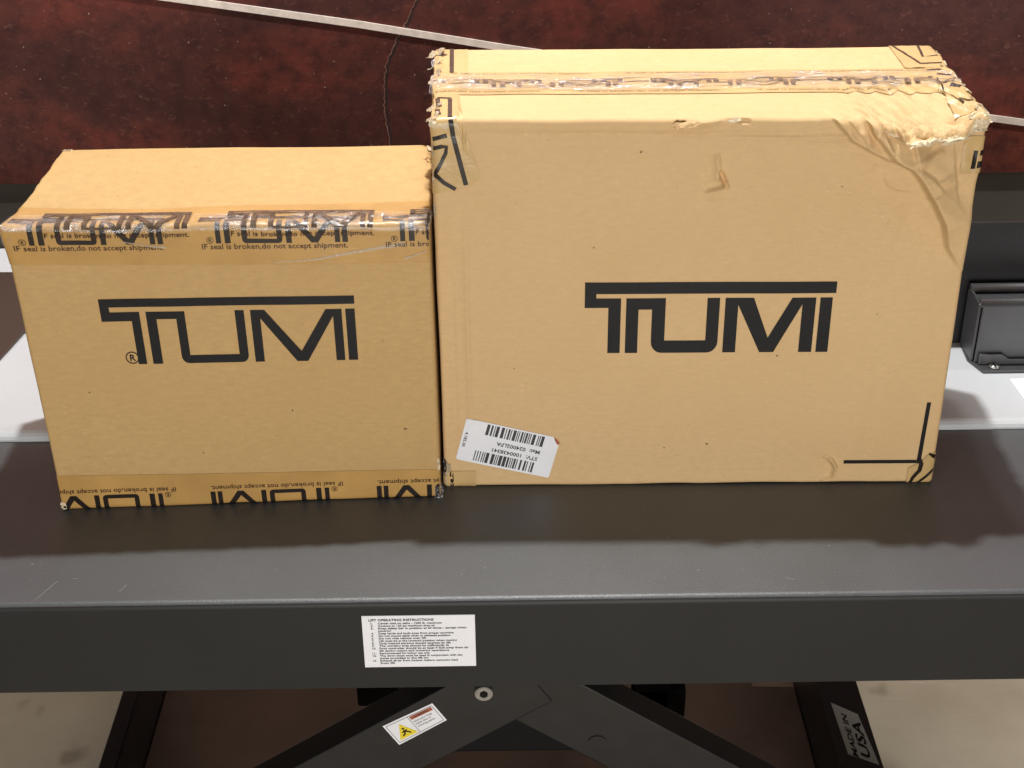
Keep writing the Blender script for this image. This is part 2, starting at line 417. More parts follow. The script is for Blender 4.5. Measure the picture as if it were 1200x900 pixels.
def text_bm(s, width=None, height=None, align='LEFT', bold=0., spacing=1.0):
    cu = bpy.data.curves.new('t', 'FONT'); cu.body = s; cu.size = 1.0; cu.resolution_u = 2; cu.offset = bold; cu.space_character = spacing
    o = bpy.data.objects.new('t', cu); C.objects.link(o)
    dg = bpy.context.evaluated_depsgraph_get(); me = bpy.data.meshes.new_from_object(o.evaluated_get(dg))
    bm = bmesh.new(); bm.from_mesh(me)
    bpy.data.objects.remove(o); bpy.data.curves.remove(cu); bpy.data.meshes.remove(me)
    xs = [v.co.x for v in bm.verts]; x0, x1 = min(xs), max(xs); w = x1 - x0
    k = width / w if width else height / .72
    ky = height / .72 if height else k
    for v in bm.verts: v.co.x = (v.co.x - x0) * k; v.co.y *= ky; v.co.z = 0
    return bm
def join_bm(bms):
    out = bmesh.new()
    for b in bms:
        me = bpy.data.meshes.new('t'); b.to_mesh(me); b.free(); out.from_mesh(me); bpy.data.meshes.remove(me)
    return out
def ring_bm(r, t, n=24):
    b = bmesh.new()
    o = [b.verts.new((r * math.cos(2 * PI * i / n), r * math.sin(2 * PI * i / n), 0)) for i in range(n)]
    q = [b.verts.new(((r - t) * math.cos(2 * PI * i / n), (r - t) * math.sin(2 * PI * i / n), 0)) for i in range(n)]
    for i in range(n): b.faces.new((o[i], o[(i + 1) % n], q[(i + 1) % n], q[i]))
    return b
def registered_bm(r):
    t = xf(text_bm('R', height=r * 1.05, bold=.02), (-r * .36, -r * .5)); return join_bm([ring_bm(r, r * .16), t])
def stroke(pts, w0, w1=None):
    """a brush stroke along a polyline as one polygon"""
    w1 = w0 if w1 is None else w1; L = []; R = []; n = len(pts)
    for i, (x, y) in enumerate(pts):
        a = pts[max(i - 1, 0)]; b = pts[min(i + 1, n - 1)]; dx, dy = b[0] - a[0], b[1] - a[1]; q = math.hypot(dx, dy); w = (w0 + (w1 - w0) * i / max(1, n - 1)) / 2
        L.append((x - dy / q * w, y + dx / q * w)); R.append((x + dy / q * w, y - dx / q * w))
    return L + R[::-1]
def barcode_polys(width, height, seed, n=34):
    g = np.random.default_rng(seed); x = 0; P = []; ws = []
    while x < 1:
        b = g.choice([1, 1, 2, 3.2]); s = g.choice([1, 1, 1.6, 2.4]); ws.append((x, b)); x += (b + s) / 62
    tot = x
    for x, b in ws: P.append([(x / tot * width, 0), ((x + b / 62) / tot * width, 0), ((x + b / 62) / tot * width, height), (x / tot * width, height)])
    return P
def crumpled(name, centre, du, dv, nu, nv, amp, lam, mat, parent, seed, ragged=.25, curl=0.):
    """a scrap of torn paper or frayed tape: a small folded sheet with a ragged outline"""
    g = np.random.default_rng(seed); du, dv, centre = (np.array(q, float) for q in (du, dv, centre)); n = np.cross(du, dv); n /= np.linalg.norm(n)
    u, v = np.meshgrid(np.linspace(-.5, .5, nu), np.linspace(-.5, .5, nv), indexing='ij'); u, v = u.ravel(), v.ravel()
    eu, ev = np.linalg.norm(du), np.linalg.norm(dv)
    h = amp * folds(u * eu, v * ev, seed, lam, 6) + curl * (u * u * 4)
    ang = np.arctan2(v, u); cs, sn = np.cos(ang), np.sin(ang); rad = np.maximum(np.abs(u), np.abs(v)) * 2
    rag = vnoise(np.stack([cs * 1.3, sn * 1.3, 0 * u], 1), 1.0, seed) * ragged + vnoise(np.stack([cs * 3.5, sn * 3.5, 0 * u], 1), 1.0, seed + 1) * ragged * .5
    k = (1 - .18 * np.abs(np.sin(2 * ang)) * rad) * (1 + rag * rad)
    P = centre + du * (u * k)[:, None] + dv * (v * k)[:, None] + n * h[:, None]
    i = (np.arange(nu - 1)[:, None] * nv + np.arange(nv - 1)[None]).ravel()
    o = mesh_obj(name, P, np.stack([i, i + nv, i + nv + 1, i + 1], 1), mat, parent, smooth=False)
    md = o.modifiers.new('thickness', 'SOLIDIFY'); md.thickness = .0007
    return o

# ------------------------------------------------------------------ the setting: floor, wall
def plane(name, x0, x1, y0, y1, z, mat):
    return mesh_obj(name, [(x0, y0, z), (x1, y0, z), (x1, y1, z), (x0, y1, z)], [(0, 1, 2, 3)], mat, smooth=False)
struct(plane('floor', -6, 6, -5, 2.65, -.75, M['floor']))
struct(bm_obj('wall', box_bm(-6, 6, 2.61, 2.75, -.76, 2.7), M['wall']))

mural = thing('wall_mural', 'dark red rusty looking mural with a slanting cream stripe, on the wall behind the boxes', 'mural', (0, 2.6, -.04))
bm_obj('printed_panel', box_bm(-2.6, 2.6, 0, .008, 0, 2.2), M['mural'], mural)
def ribbon(name, pts, w, y, mat, parent, jag=0., seed=0, n=1, thick=.002):
    Q = []
    for i in range(len(pts) - 1):
        for k in range(n): t = k / n; Q.append((pts[i][0] * (1 - t) + pts[i + 1][0] * t, pts[i][1] * (1 - t) + pts[i + 1][1] * t))
    Q.append(pts[-1]); g = np.random.default_rng(seed)
    Q = [(a + jag * (g.random() - .5) * 2, b) for a, b in Q]
    V = []; F = []
    for i, (a, b) in enumerate(Q):
        p, q = Q[max(i - 1, 0)], Q[min(i + 1, len(Q) - 1)]; dx, dz = q[0] - p[0], q[1] - p[1]; L = math.hypot(dx, dz)
        ww = w * (1 + (.5 * (g.random() - .5) * 2 if jag else 0)) / 2; nx, nz = -dz / L * ww, dx / L * ww
        V += [(a + nx, y - thick, b + nz), (a - nx, y - thick, b - nz), (a + nx, y, b + nz), (a - nx, y, b - nz)]
    for i in range(len(Q) - 1):
        a, b = 4 * i, 4 * i + 4; F += [(a, b, b + 1, a + 1), (a, a + 2, b + 2, b), (a + 1, b + 1, b + 3, a + 3)]
    return mesh_obj(name, V, F, mat, parent, smooth=False)
ribbon('cream_stripe', [(-2.55, .648), (-.579, .3496), (-.255, .2998), (.0214, .2511), (.906, .1107), (2.55, -.16 + .02)], .0125, -.0004, M['stripe'], mural, thick=.003)
cr = [(-.130, .375), (-.1456, .3416), (-.160, .312), (-.172, .292), (-.1874, .2646), (-.2049, .2252), (-.210, .197), (-.2125, .1688), (-.213, .143), (-.2118, .1195), (-.2048, .0691), (-.199, .005)]
M['crack'] = plain('dark_crack', (.028, .012, .011), .7, var=.3); M['crack_rim'] = plain('crack_rim', (.22, .10, .075), .6, var=.4, scale=90)  # print colours of the crack line and its lighter rim
ribbon('crack', cr, .0045, -.0003, M['crack'], mural, .0022, 3, 6, .0004)
ribbon('crack_rim', [(a - .0035, b) for a, b in cr], .0018, -.0003, M['crack_rim'], mural, .0022, 3, 6, .0012)

# white platform behind the lift
plat = thing('white_platform', 'white laminate platform behind the black lift table, under the wheel clamp', 'platform', (0, 1.608, 0))
pts = [(.012, .010), (.007, .0088), (.003, .006), (.001, .002), (0, -.004), (0, -.05), (.585, -.05), (.585, .010)]
bm_obj('platform_top', prism_bm(pts, -1.05, 1.05, 'yz'), M['white'], plat)
for x in (-1.0, 1.0):
    for y in (.5,):
        bm_obj('leg', box_bm(x - .03, x + .03, y - .03, y + .03, -.75, -.0502, .003), M['steel_black'], plat)
for x in (-1.0, 1.0): bm_obj('leg', box_bm(x - .03, x + .03, .05, .11, -.75, -.0502, .003), M['steel_black'], plat)
pb = prism_bm([(-1.04, 2.095), (-.60, 2.094), (-.7005, 1.890), (-.7125, 1.8075), (-.86, 1.70), (-1.04, 1.70)], .0102, .0142, 'xy', .0008)
tag(bm_obj('brown_board', pb, M['brown_board']), 'dark brown flat board lying on the white platform left of the smaller box', 'board')
ps = prism_bm([(.6896, 1.7206), (.90, 1.722), (.90, 1.50), (.775, 1.50), (.6925, 1.6675)][:3] + [(.86, 1.63), (.6955, 1.6285)][1:] + [(.6926, 1.6675)], .0102, .0108, 'xy')
tag(bm_obj('paper_sheet', ps, M['label']), 'bright white paper sheet lying on the platform in front of the wheel clamp', 'paper')

# black wheel clamp bolted on the white platform
ck = thing('wheel_clamp', 'black folded steel wheel clamp screwed down to the white platform beside the large box', 'wheel clamp', (.652, 1.76, .0104))
bm_obj('back_plate', box_bm(-.06, .5, .066, .071, 0, .186, .001), M['steel_black'], ck)
bm_obj('housing', prism_bm([(0, .004), (.5, .004), (.5, .0915), (0, .0915)], .0005, .0045, 'xz', .0015), M['clamp'], ck)
bm_obj('side_plate', prism_bm([(.005, .004), (.058, .004), (.058, .090), (.048, .094), (.005, .0925)], -.0042, -.0004, 'yz', .0012), M['clamp'], ck)
def tube_bm(x0, x1, y, z, r, n=14):
    b = cyl_bm(r, x1 - x0, n); bmesh.ops.rotate(b, verts=b.verts[:], matrix=Matrix.Rotation(PI / 2, 3, 'Y')); bmesh.ops.translate(b, verts=b.verts[:], vec=((x0 + x1) / 2, y, z)); return b
bm_obj('rolled_lip', tube_bm(-.003, .5, .006, .094, .0065), M['clamp'], ck, True)
bm_obj('rolled_lip', tube_bm(-.003, .5, .050, .094, .0075), M['clamp'], ck, True)
bm_obj('channel_floor', box_bm(.0, .5, .0125, .0415, .084, .0895), M['clamp'], ck)
bm_obj('base_flange', prism_bm([(-.003, .055), (-.006, .012), (.006, -.023), (.5, -.023), (.5, .055)], .0003, .0040, 'xy', .0008), M['clamp'], ck)
bm_obj('lower_ledge', prism_bm([(.004, .0042), (.5, .0042), (.5, .0125), (.046, .0125), (.036, .020), (.004, .020)], -.006, -.0002, 'xz', .001), M['clamp'], ck)
s_ = cyl_bm(.0075, .003, 20, .0012); bmesh.ops.translate(s_, verts=s_.verts[:], vec=(.024, -.013, .0056)); sc = bm_obj('screw', s_, M['zinc'], ck, True)
x_ = join_bm([box_bm(.0185, .0295, -.0142, -.0118, .0070, .0074), box_bm(.0228, .0252, -.0185, -.0075, .0070, .0076)]); bm_obj('screw_slot', x_, M['dark'], sc)

# ------------------------------------------------------------------ the lift table
lift = thing('lift_table', 'black steel scissor lift table carrying both cardboard boxes', 'lift table', (0, 0, -.75))
LZ = .75
def lip(r, a, b, n): return [(1.2667 + r - r * math.sin(t), -r + r * math.cos(t)) for t in np.linspace(a, b, n)]
R_ = .0085; q_ = lip(R_, .80, .80, 1)[0]
top_p = [(1.606, 0.0), (1.2667 + R_, 0.0)] + lip(R_, .08, .80, 8) + [(q_[0] + .003, q_[1] - .0015), (1.281, -.005), (1.606, -.005)]
deck = bm_obj('deck', prism_bm([(y, z + LZ) for y, z in top_p], -.98, .98, 'yz'), M['powder'], lift)
skirt_p = [(y + .0002, z) for y, z in lip(R_, .83, PI / 2, 6)] + [(1.2669, -.1235), (1.2700, -.1262), (1.3100, -.1262), (1.3100, -.1225), (1.2712, -.1225), (1.2718, -.008)]
bm_obj('front_skirt', prism_bm([(y, z + LZ) for y, z in skirt_p], -.98, .98, 'yz'), M['skirt'], lift)
bm_obj('back_skirt', box_bm(-.98, .98, 1.598, 1.602, LZ - .12, LZ - .0052), M['powder'], lift)

def arm_part(a, b, wid, y0, y1, name='scissor_arm'):
    (ax, az), (bx, bz) = a, b; dx, dz = bx - ax, bz - az; L = math.hypot(dx, dz); nx, nz = -dz / L * wid / 2, dx / L * wid / 2
    return bm_obj(name, prism_bm([(ax + nx, az + nz + LZ), (bx + nx, bz + nz + LZ), (bx - nx, bz - nz + LZ), (ax - nx, az - nz + LZ)], y0, y1, 'xz', .002), M['steel_black'], lift)
# front faces at y = 1.36
ua = Vector((-.2859 + .0841, -.3325 + .2048)); ua.normalize()
def along(p, q, t): return (p[0] + (q[0] - p[0]) * t, p[1] + (q[1] - p[1]) * t)
la = arm_part((-.66, -.6515), (.028, -.1932), .094, 1.36, 1.405)
ra = arm_part((.66, -.6655), (-.010, -.1937), .094, 1.362, 1.405)
def shaft(name, x, z, y0, y1, r, mat, parent, seg=20, hexa=False):
    b = cyl_bm(r, y1 - y0, 6 if hexa else seg, .0008); bmesh.ops.rotate(b, verts=b.verts[:], matrix=Matrix.Rotation(PI / 2, 3, 'X')); bmesh.ops.translate(b, verts=b.verts[:], vec=(x, (y0 + y1) / 2, z + LZ))
    return bm_obj(name, b, mat, parent, False)
bt = shaft('bolt', -.0301, -.2125, 1.3525, 1.3598, .0110, M['zinc'], lift)
shaft('bolt_socket', -.0301, -.2125, 1.3515, 1.3526, .0055, M['dark'], bt, 6, True)
shaft('boss', .1108, -.3030, 1.3605, 1.3625, .0125, M['steel_black'], lift)
bm_obj('air_cylinder', box_bm(-.089, .112, 1.47, 1.57, LZ - .4225, LZ - .18, .006), M['dark'], lift)
bm_obj('hinge_bracket', join_bm([box_bm(-.205, -.150, 1.50, 1.56, LZ - .364, LZ - .12, .003), box_bm(-.178, -.148, 1.5, 1.56, LZ - .335, LZ - .13, .003)]), M['dark'], lift)
bm_obj('hinge_bracket', join_bm([box_bm(.172, .219, 1.50, 1.56, LZ - .40, LZ - .12, .003), box_bm(.172, .241, 1.5, 1.56, LZ - .393, LZ - .342, .003)]), M['dark'], lift)
# base rails running front to back on the floor
def rail(x0, x1, side):
    b = box_bm(x0, x1, 1.15, 2.02, .126, .130, .0008); box_bm((x0 if side > 0 else x1 - .004), (x0 + .004 if side > 0 else x1), 1.15, 2.02, .0005, .1258, bm=b)
    return bm_obj('base_rail', b, M['steel_black'], lift)
rl = rail(.505, .572, 1)
b = box_bm(-.632, -.607, 1.15, 2.02, .126, .130, .0008); box_bm(-.609, -.605, 1.15, 2.02, .0005, .1258, bm=b); bm_obj('base_rail', b, M['steel_black'], lift)

# dust and paint chips on the deck
g = np.random.default_rng(5); db = bmesh.new()
for k in range(60):
    x, y = (g.random() - .5) * 1.25, 1.285 + g.random() * .16; r = .0004 + .0009 * g.random() ** 3; a0 = g.random() * 6
    db.faces.new([db.verts.new((x + r * (1 + .6 * g.random()) * math.cos(a0 + q), y + r * math.sin(a0 + q), LZ + .0003)) for q in (0, 1.3, 2.6, 3.9, 5.1)])
for p in ([(-.5203, 1.2765), (-.513, 1.292), (-.504, 1.311)], [(-.489, 1.3157), (-.482, 1.3145)], [(.31, 1.30), (.32, 1.296)], [(-.43, 1.29), (-.425, 1.302)]):
    db.faces.new([db.verts.new((u, v, LZ + .0003)) for u, v in stroke(p, .0006, .0011)])
dust = bm_obj('dust', db, plain('pale_dust', (.22, .21, .20), .8), lift); dust['kind'] = 'stuff'

# sticker with operating instructions on the front skirt
st = bm_obj('instruction_sticker', box_bm(-.1610, -.0360, 1.2656, 1.2666, LZ - .0920, LZ - .0190), M['label'], lift)
T = ['Center load on table - 1200 lb. maximum', 'Connect to 120 psi maximum shop air', 'Keep safety bar in position at all times - except when', 'lowering',
     'Keep hands and body away from proper cartridge', 'Do not mount table when in elevated position', 'Do not ride vehicle over lift', 'Lift must be in the lowered position when moving',
     'Only trained persons should operate air lift', 'The working area should be sufficiently lit', 'Foot controller should be at least 4 feet away from air', 'lift during raising and lowering operations',
     'Recommended for indoor use only', 'The down stops must be used in conjunction with the', 'holes provided in the lift leg', 'Exhaust all air from bottom before removing load', 'from lift']
N = ['1.', '2.', '3.', '', '4.', '5.', '6.', '7.', '8.', '9.', '10.', '', '11.', '12.', '', '13.', '']
full = len(T[2]) * 1.0
bms = [xf(text_bm('LIFT OPERATING INSTRUCTIONS', width=.072, height=.0031, bold=.035), (-.1535, LZ - .0262))]
for i, (n, t) in enumerate(zip(N, T)):
    z = LZ - .0305 - i * .00355
    bms.append(xf(text_bm(t, width=.098 * len(t) / full, height=.0025, bold=.03), (-.1435, z)))
    if n: bms.append(xf(text_bm(n, width=.0014 * len(n), height=.0024, bold=.03), (-.1515, z)))
b = join_bm(bms)
for v in b.verts: v.co = (v.co.x, 1.2653, v.co.y)
bm_obj('sticker_text', b, M['gray_ink'], st)

# warning sticker on the left scissor arm, laid along the arm
c0 = Vector((-.1163, -.2650)); ang = math.atan2(.2688 - .2307, -.0945 + .1563)
def on_arm(bm, y):
    c, s = math.cos(ang), math.sin(ang)
    for v in bm.verts:
        x, z = v.co.x, v.co.y; v.co = (c0.x + c * x - s * z, y, c0.y + LZ + s * x + c * z)
    return bm
wp = on_arm(polys_bm([[(-.0365, -.0185), (.0365, -.0160), (.0365, .0165), (-.0365, .0185)]]), 1.3594)
ws = bm_obj('warning_sticker', wp, M['label'], lift)
bm_obj('sticker_border', on_arm(polys_bm([stroke([(-.0335, -.0155), (.0335, -.0135)], .0006), stroke([(.0335, -.0135), (.0335, .0138)], .0006), stroke([(-.0335, .0155), (.0335, .0138)], .0006), stroke([(-.0335, -.0155), (-.0335, .0155)], .0006), stroke([(-.002, -.0143), (-.002, .0145)], .0006)]), 1.3591), M['gray_ink'], ws)
bm_obj('warning_triangle', on_arm(polys_bm([[(-.0305, -.0125), (-.0040, -.0125), (-.0172, .0105)]]), 1.3590), M['yellow'], ws)
fig = join_bm([polys_bm([stroke([(-.0235, -.0085), (-.0195, -.0065), (-.0175, -.003), (-.0150, -.0045), (-.0115, -.0085)], .0022), stroke([(-.0215, -.0035), (-.0175, -.0015), (-.0140, -.0020)], .0018)]), xf(ring_bm(.0016, .0015, 10), (-.0172, .0018))])
bm_obj('hand_symbol', on_arm(fig, 1.3587), M['ink'], ws)
bm_obj('warning_bar', on_arm(polys_bm([[(0, .0080), (.0315, .0075), (.0315, .0128), (0, .0135)]]), 1.3590), M['orange'], ws)
wt = [xf(text_bm('WARNING', width=.020, height=.0034, bold=.01), (.006, .0090))] + [xf(text_bm(t, width=w, height=.0026), (.001, z)) for t, w, z in (('Pinch point. Keep', .026, .0030), ('hands clear of', .022, -.0015), ('moving parts', .025, -.0060))]
bm_obj('sticker_text', on_arm(join_bm(wt), 1.3586), M['gray_ink'], ws)

# sticker on the right base rail (read from the side)
lb = polys_bm([[(.5200, 1.776), (.5575, 1.748), (.5665, 1.636), (.5235, 1.660)]])
for v in lb.verts: v.co.z = .1306
us = bm_obj('origin_sticker', lb, plain('shaded_label_paper', (.50, .48, .45), .55, var=.08, scale=40), lift)  # label paper darkened, the shadow under the table painted in
b = join_bm([xf(text_bm('MADE IN', width=.094, height=.010, bold=.03), (0, 0)), xf(text_bm('USA', width=.082, height=.017, bold=.03), (.008, -.0225))])
for v in b.verts:
    x, y = v.co.x, v.co.y; v.co = (.5385 - y * .80, 1.652 + x - (.0 + .55 * (-y)), .1309)
bm_obj('sticker_text', b, M['ink'], us)

tag(bm_obj('floor_mat', prism_bm([(-.604, 1.0), (.504, 1.0), (.504, 1.954), (.430, 1.957), (.430, 2.10), (-.604, 2.10)], -.749, -.743, 'xy', .002), M['mat_rubber']), 'dark brown mat lying on the floor underneath the lift table', 'mat')

# ------------------------------------------------------------------ smaller carton, left
def dent_small(s, Q, n):
    x, y, z = Q[:, 0], Q[:, 1], Q[:, 2]; D = np.zeros_like(Q)
    D += n * (vnoise(Q, 7, 1) * .0016 + vnoise(Q, 22, 2) * .0005)[:, None]
    top = sstep(z, s.h - .03, s.h - .004)
    e = np.exp(-((x + s.w / 2) / .012) ** 2) * top                       # worn left top edge
    D[:, 0] += e * (vnoise(np.stack([y * 0, y, z * .3], 1), 38, 3) * .0012 + vnoise(np.stack([y * 0, y, z * .3], 1), 130, 33) * .0006 + .0006)
    D[:, 2] += e * vnoise(np.stack([y * 0, y, z * .3], 1), 60, 4) * .0010
    e = np.exp(-((x - s.w / 2) / .010) ** 2) * top
    D[:, 0] += e * vnoise(np.stack([y * 0, y, z * .3], 1), 50, 5) * .0016
    D[:, 2] += e * (vnoise(np.stack([y * 0, y, z * .3], 1), 60, 6) * .002 - .001)
    f = np.exp(-(y / .01) ** 2) * top                                     # front top edge, a little wavy
    D[:, 2] += f * (vnoise(np.stack([x, x * 0, x * 0], 1), 26, 7) * .0016 + .0004)
    b = np.exp(-(y / .01) ** 2) * np.exp(-(z / .01) ** 2)
    D[:, 2] += b * np.abs(vnoise(np.stack([x, x * 0, x * 0], 1), 18, 8)) * .0012
    fr = np.exp(-(y / .02) ** 2)
    D[:, 1] -= fr * crease(x, z, [(.2195, .02), (.2205, .17), (.2225, .325)], .0012, .003, .006)
    # corner knocked in, front top left
    k = np.exp(-(((x + s.w / 2) / .020) ** 2 + (y / .03) ** 2 + ((z - s.h) / .03) ** 2))
    D += k[:, None] * np.array([-.0055, .0, .0015])
    return D
LW, LD, LH = .4582, .2435, .3644
sm = Carton(LW, LD, LH, .0045, [(-.5345, 1.4507, 0), (-.0787, 1.4674, 0), (-.5390, 1.4506, .3686), (-.0791, 1.4674, .3602), (-.5371, 1.6896, .3686), (-.0830, 1.7149, .3602)],
            dent_small, 'cardboard_box', 'smaller tan cardboard box, sealed along its top edge with brown printed tape')
sm.body(M['kraft_small'], .004)
sm.decal('wordmark', xf(polys_bm(logo_polys(.2825, 'thin')), (-.1415, .2785), 0, (1, 1.17)), M['ink'], off=.0007)
sm.decal('registered_mark', xf(registered_bm(.0075), (-.1145, .2043), 0, (1, 1.05)), M['ink'], off=.0007)

hs = LH
def cr_a(u, v):                                    # folds of the sealing tape where it goes over the edge
    m = np.exp(-((v - (hs + .012)) / .016) ** 2)
    q = np.stack([u * .6, v * 2.2, 0 * u], 1)
    a = (np.abs(vnoise(q, 60, 21)) + .6 * np.abs(vnoise(q, 140, 22)))
    g = .35 + 1.0 * sstep(u, -.03, .02) * (.4 + .6 * sstep(u, .12, .2)) + .6 * np.exp(-((u + .16) / .03) ** 2)
    return m * a * g * .0022 + np.maximum(0, vnoise(np.stack([u, v * .4, 0 * u], 1), 26, 23)) * .0004
def cr_b(u, v): return cr_a(u, v) * 1.25 + .0006 + np.exp(-((v - (hs + .014)) / .016) ** 2) * sstep(u, -.05, .05) * np.abs(vnoise(np.stack([u, v * 2.5, 0 * u], 1), 110, 24)) * .0022
def wav(base, amp, sc, seed): return lambda U: base + amp * vnoise(np.stack([U, U * 0, U * 0], 1), sc, seed)
def top_edge(U):
    return hs + np.interp(U, [-.236, -.1321, -.0744, -.0087, .114, .2264, .23], [.0584, .0507, .0490, .0545, .0559, .0623, .062])
def low_edge(U): return np.interp(U, [-.2326, -.0126, .2283], [.3217, .3190, .3176]) + .0006 * vnoise(np.stack([U, U * 0, U * 0], 1), 30, 9)
ta = sm.sheet('sealing_tape', -LW / 2 - .012, LW / 2 - .001, low_edge, top_edge, M['tape'], step=.0035, crumple=cr_a, off=.0006)
tb = sm.sheet('clear_tape', -LW / 2 + .002, LW / 2 + .001, wav(hs - .006, .004, 12, 31), wav(hs + .030, .005, 14, 32), M['clear'], step=.003, crumple=cr_b, off=.0012)
MSG = 'IF seal is broken,do not accept shipment.'
FINE = (hs - .006, hs + .03, .0022); CLP = [('u', -LW / 2 + .0015, -1), ('u', LW / 2 - .0015, 1)]
for k in range(3):
    u0 = -.222 + .1995 * k
    lg = polys_bm(logo_polys(.1617, 'thin')); 
    sm.decal('tape_wordmark', xf(lg, (u0, .3443 + .0404)), M['ink_tape'], ta, .0011, .008, cr_a, clip=CLP + [('v', hs + .002, 1)], fine=FINE)
    sm.decal('sheen_wordmark', xf(polys_bm(logo_polys(.1617, 'thin')), (u0, .3443 + .0404)), M['ink_sheen'], ta, .0011, .008, cr_a, clip=CLP + [('v', hs + .002, -1)], fine=FINE)  # part on the top, its gloss painted in as greyer ink
    sm.decal('tape_warning_text', xf(text_bm(MSG, width=.158, height=.0062, bold=.012), (u0 + .003, .3377)), M['ink_red'], ta, .0011, .03, cr_a, clip=CLP)
    sm.decal('tape_registered_mark', xf(registered_bm(.0036), (u0 + .0125, .3475)), M['ink_tape'], ta, .0011, .03, cr_a, clip=CLP)
    u1 = -.1923 + .1995 * k
    lg = polys_bm(logo_polys(.1600, 'thin'))
    sm.decal('tape_wordmark', xf(lg, (u1, .3585 + .0400)), M['ink_sheen'], tb, .0017, .008, cr_b, clip=CLP + [('v', hs - .003, -1)], fine=FINE)
    sm.decal('tape_warning_text', xf(text_bm(MSG, width=.157, height=.0055, bold=.010), (u1 + .004, .3528)), M['ink_red'], tb, .0017, .03, cr_b, clip=CLP)
# bottom seal, its print upside down
bt_ = sm.sheet('bottom_tape', -LW / 2, LW / 2, -.045, lambda U: np.interp(U, [-.2335, .2284], [.0480, .0410]), M['tape'], step=.005, off=.0006)
for k in range(3):
    ur_ = -.087 + .2 * k
    sm.decal('tape_wordmark', xf(polys_bm(logo_polys(.1617, 'thin')), (ur_, .0195 - .0404), PI), M['ink_tape'], bt_, .0011, .01, clip=CLP, fine=(-.006, .006, .0015))
    sm.decal('tape_warning_text', xf(text_bm(MSG, width=.158, height=.0062, bold=.012), (ur_ - .002, .0275), PI), M['ink_red'], bt_, .0011, .03, clip=CLP)
    sm.decal('tape_registered_mark', xf(registered_bm(.0036), (ur_ - .0125, .0175), PI), M['ink_tape'], bt_, .0011, .03, clip=CLP)
# silvery folds and frayed bits
sm.decal('tape_crease', polys_bm([stroke([(.055, .3205), (.10, .3235), (.14, .331), (.185, .3385), (.200, .341)], .0010, .0050)]), M['fringe'], ta, .0010, .006, cr_a)
sm.decal('tape_crease', polys_bm([stroke([(.200, .3235), (.208, .3255), (.2255, .3325)], .0030, .0008)]), M['fringe'], ta, .0012, .006, cr_a)
sm.decal('tape_crease', polys_bm([stroke([(-.105, .3475), (-.075, .3420), (-.058, .3405)], .0008, .0026)]), M['fringe'], ta, .0014, .006, cr_a)
def patch_at(car, name, u, v, su, sv, amp, lam, mat, seed, off=.002, parent=None, n=10, ragged=.25, rot=0.):
    uu, vv = np.array([u, u + .001 * math.cos(rot), u - .001 * math.sin(rot)]), np.array([v, v + .001 * math.sin(rot), v + .001 * math.cos(rot)])
    P = car.wrap(uu, vv, off); du, dv = P[1] - P[0], P[2] - P[0]
    return crumpled(name, P[0], du / np.linalg.norm(du) * su, dv / np.linalg.norm(dv) * sv, n, n, amp, lam, mat, parent or car.root, seed, ragged)
patch_at(sm, 'frayed_tape', .2262, .010, .013, .024, .0022, .006, M['clear'], 41, .0016, n=14, ragged=.2)
patch_at(sm, 'torn_board', .2280, .0485, .004, .018, .0012, .006, M['torn'], 42, .0008, n=12, ragged=.2)
patch_at(sm, 'frayed_corner', -.2265, .006, .008, .010, .0014, .006, M['torn'], 43, .0005, n=12, ragged=.2)
patch_at(sm, 'frayed_tape', -.2255, .356, .014, .026, .0020, .009, M['clear'], 44, .0006, n=12, ragged=.2, rot=.2)
patch_at(sm, 'frayed_tape', .2235, hs + .020, .018, .030, .004, .009, M['clear'], 45, .003)
patch_at(sm, 'frayed_corner', -.222, hs + .240, .012, .008, .0012, .006, M['torn'], 46, .0004, n=12, ragged=.2)
for k, (v, a, b) in enumerate(((.226, .014, .022), (.19, .012, .03), (.145, .008, .028), (.105, .007, .022))):
    patch_at(sm, 'torn_board', .2265 - .001 * k, hs + v, a, b * .7, .0014, .009, M['kraft_small'] if k else M['torn'], 50 + k, .0006, n=12, ragged=.28)

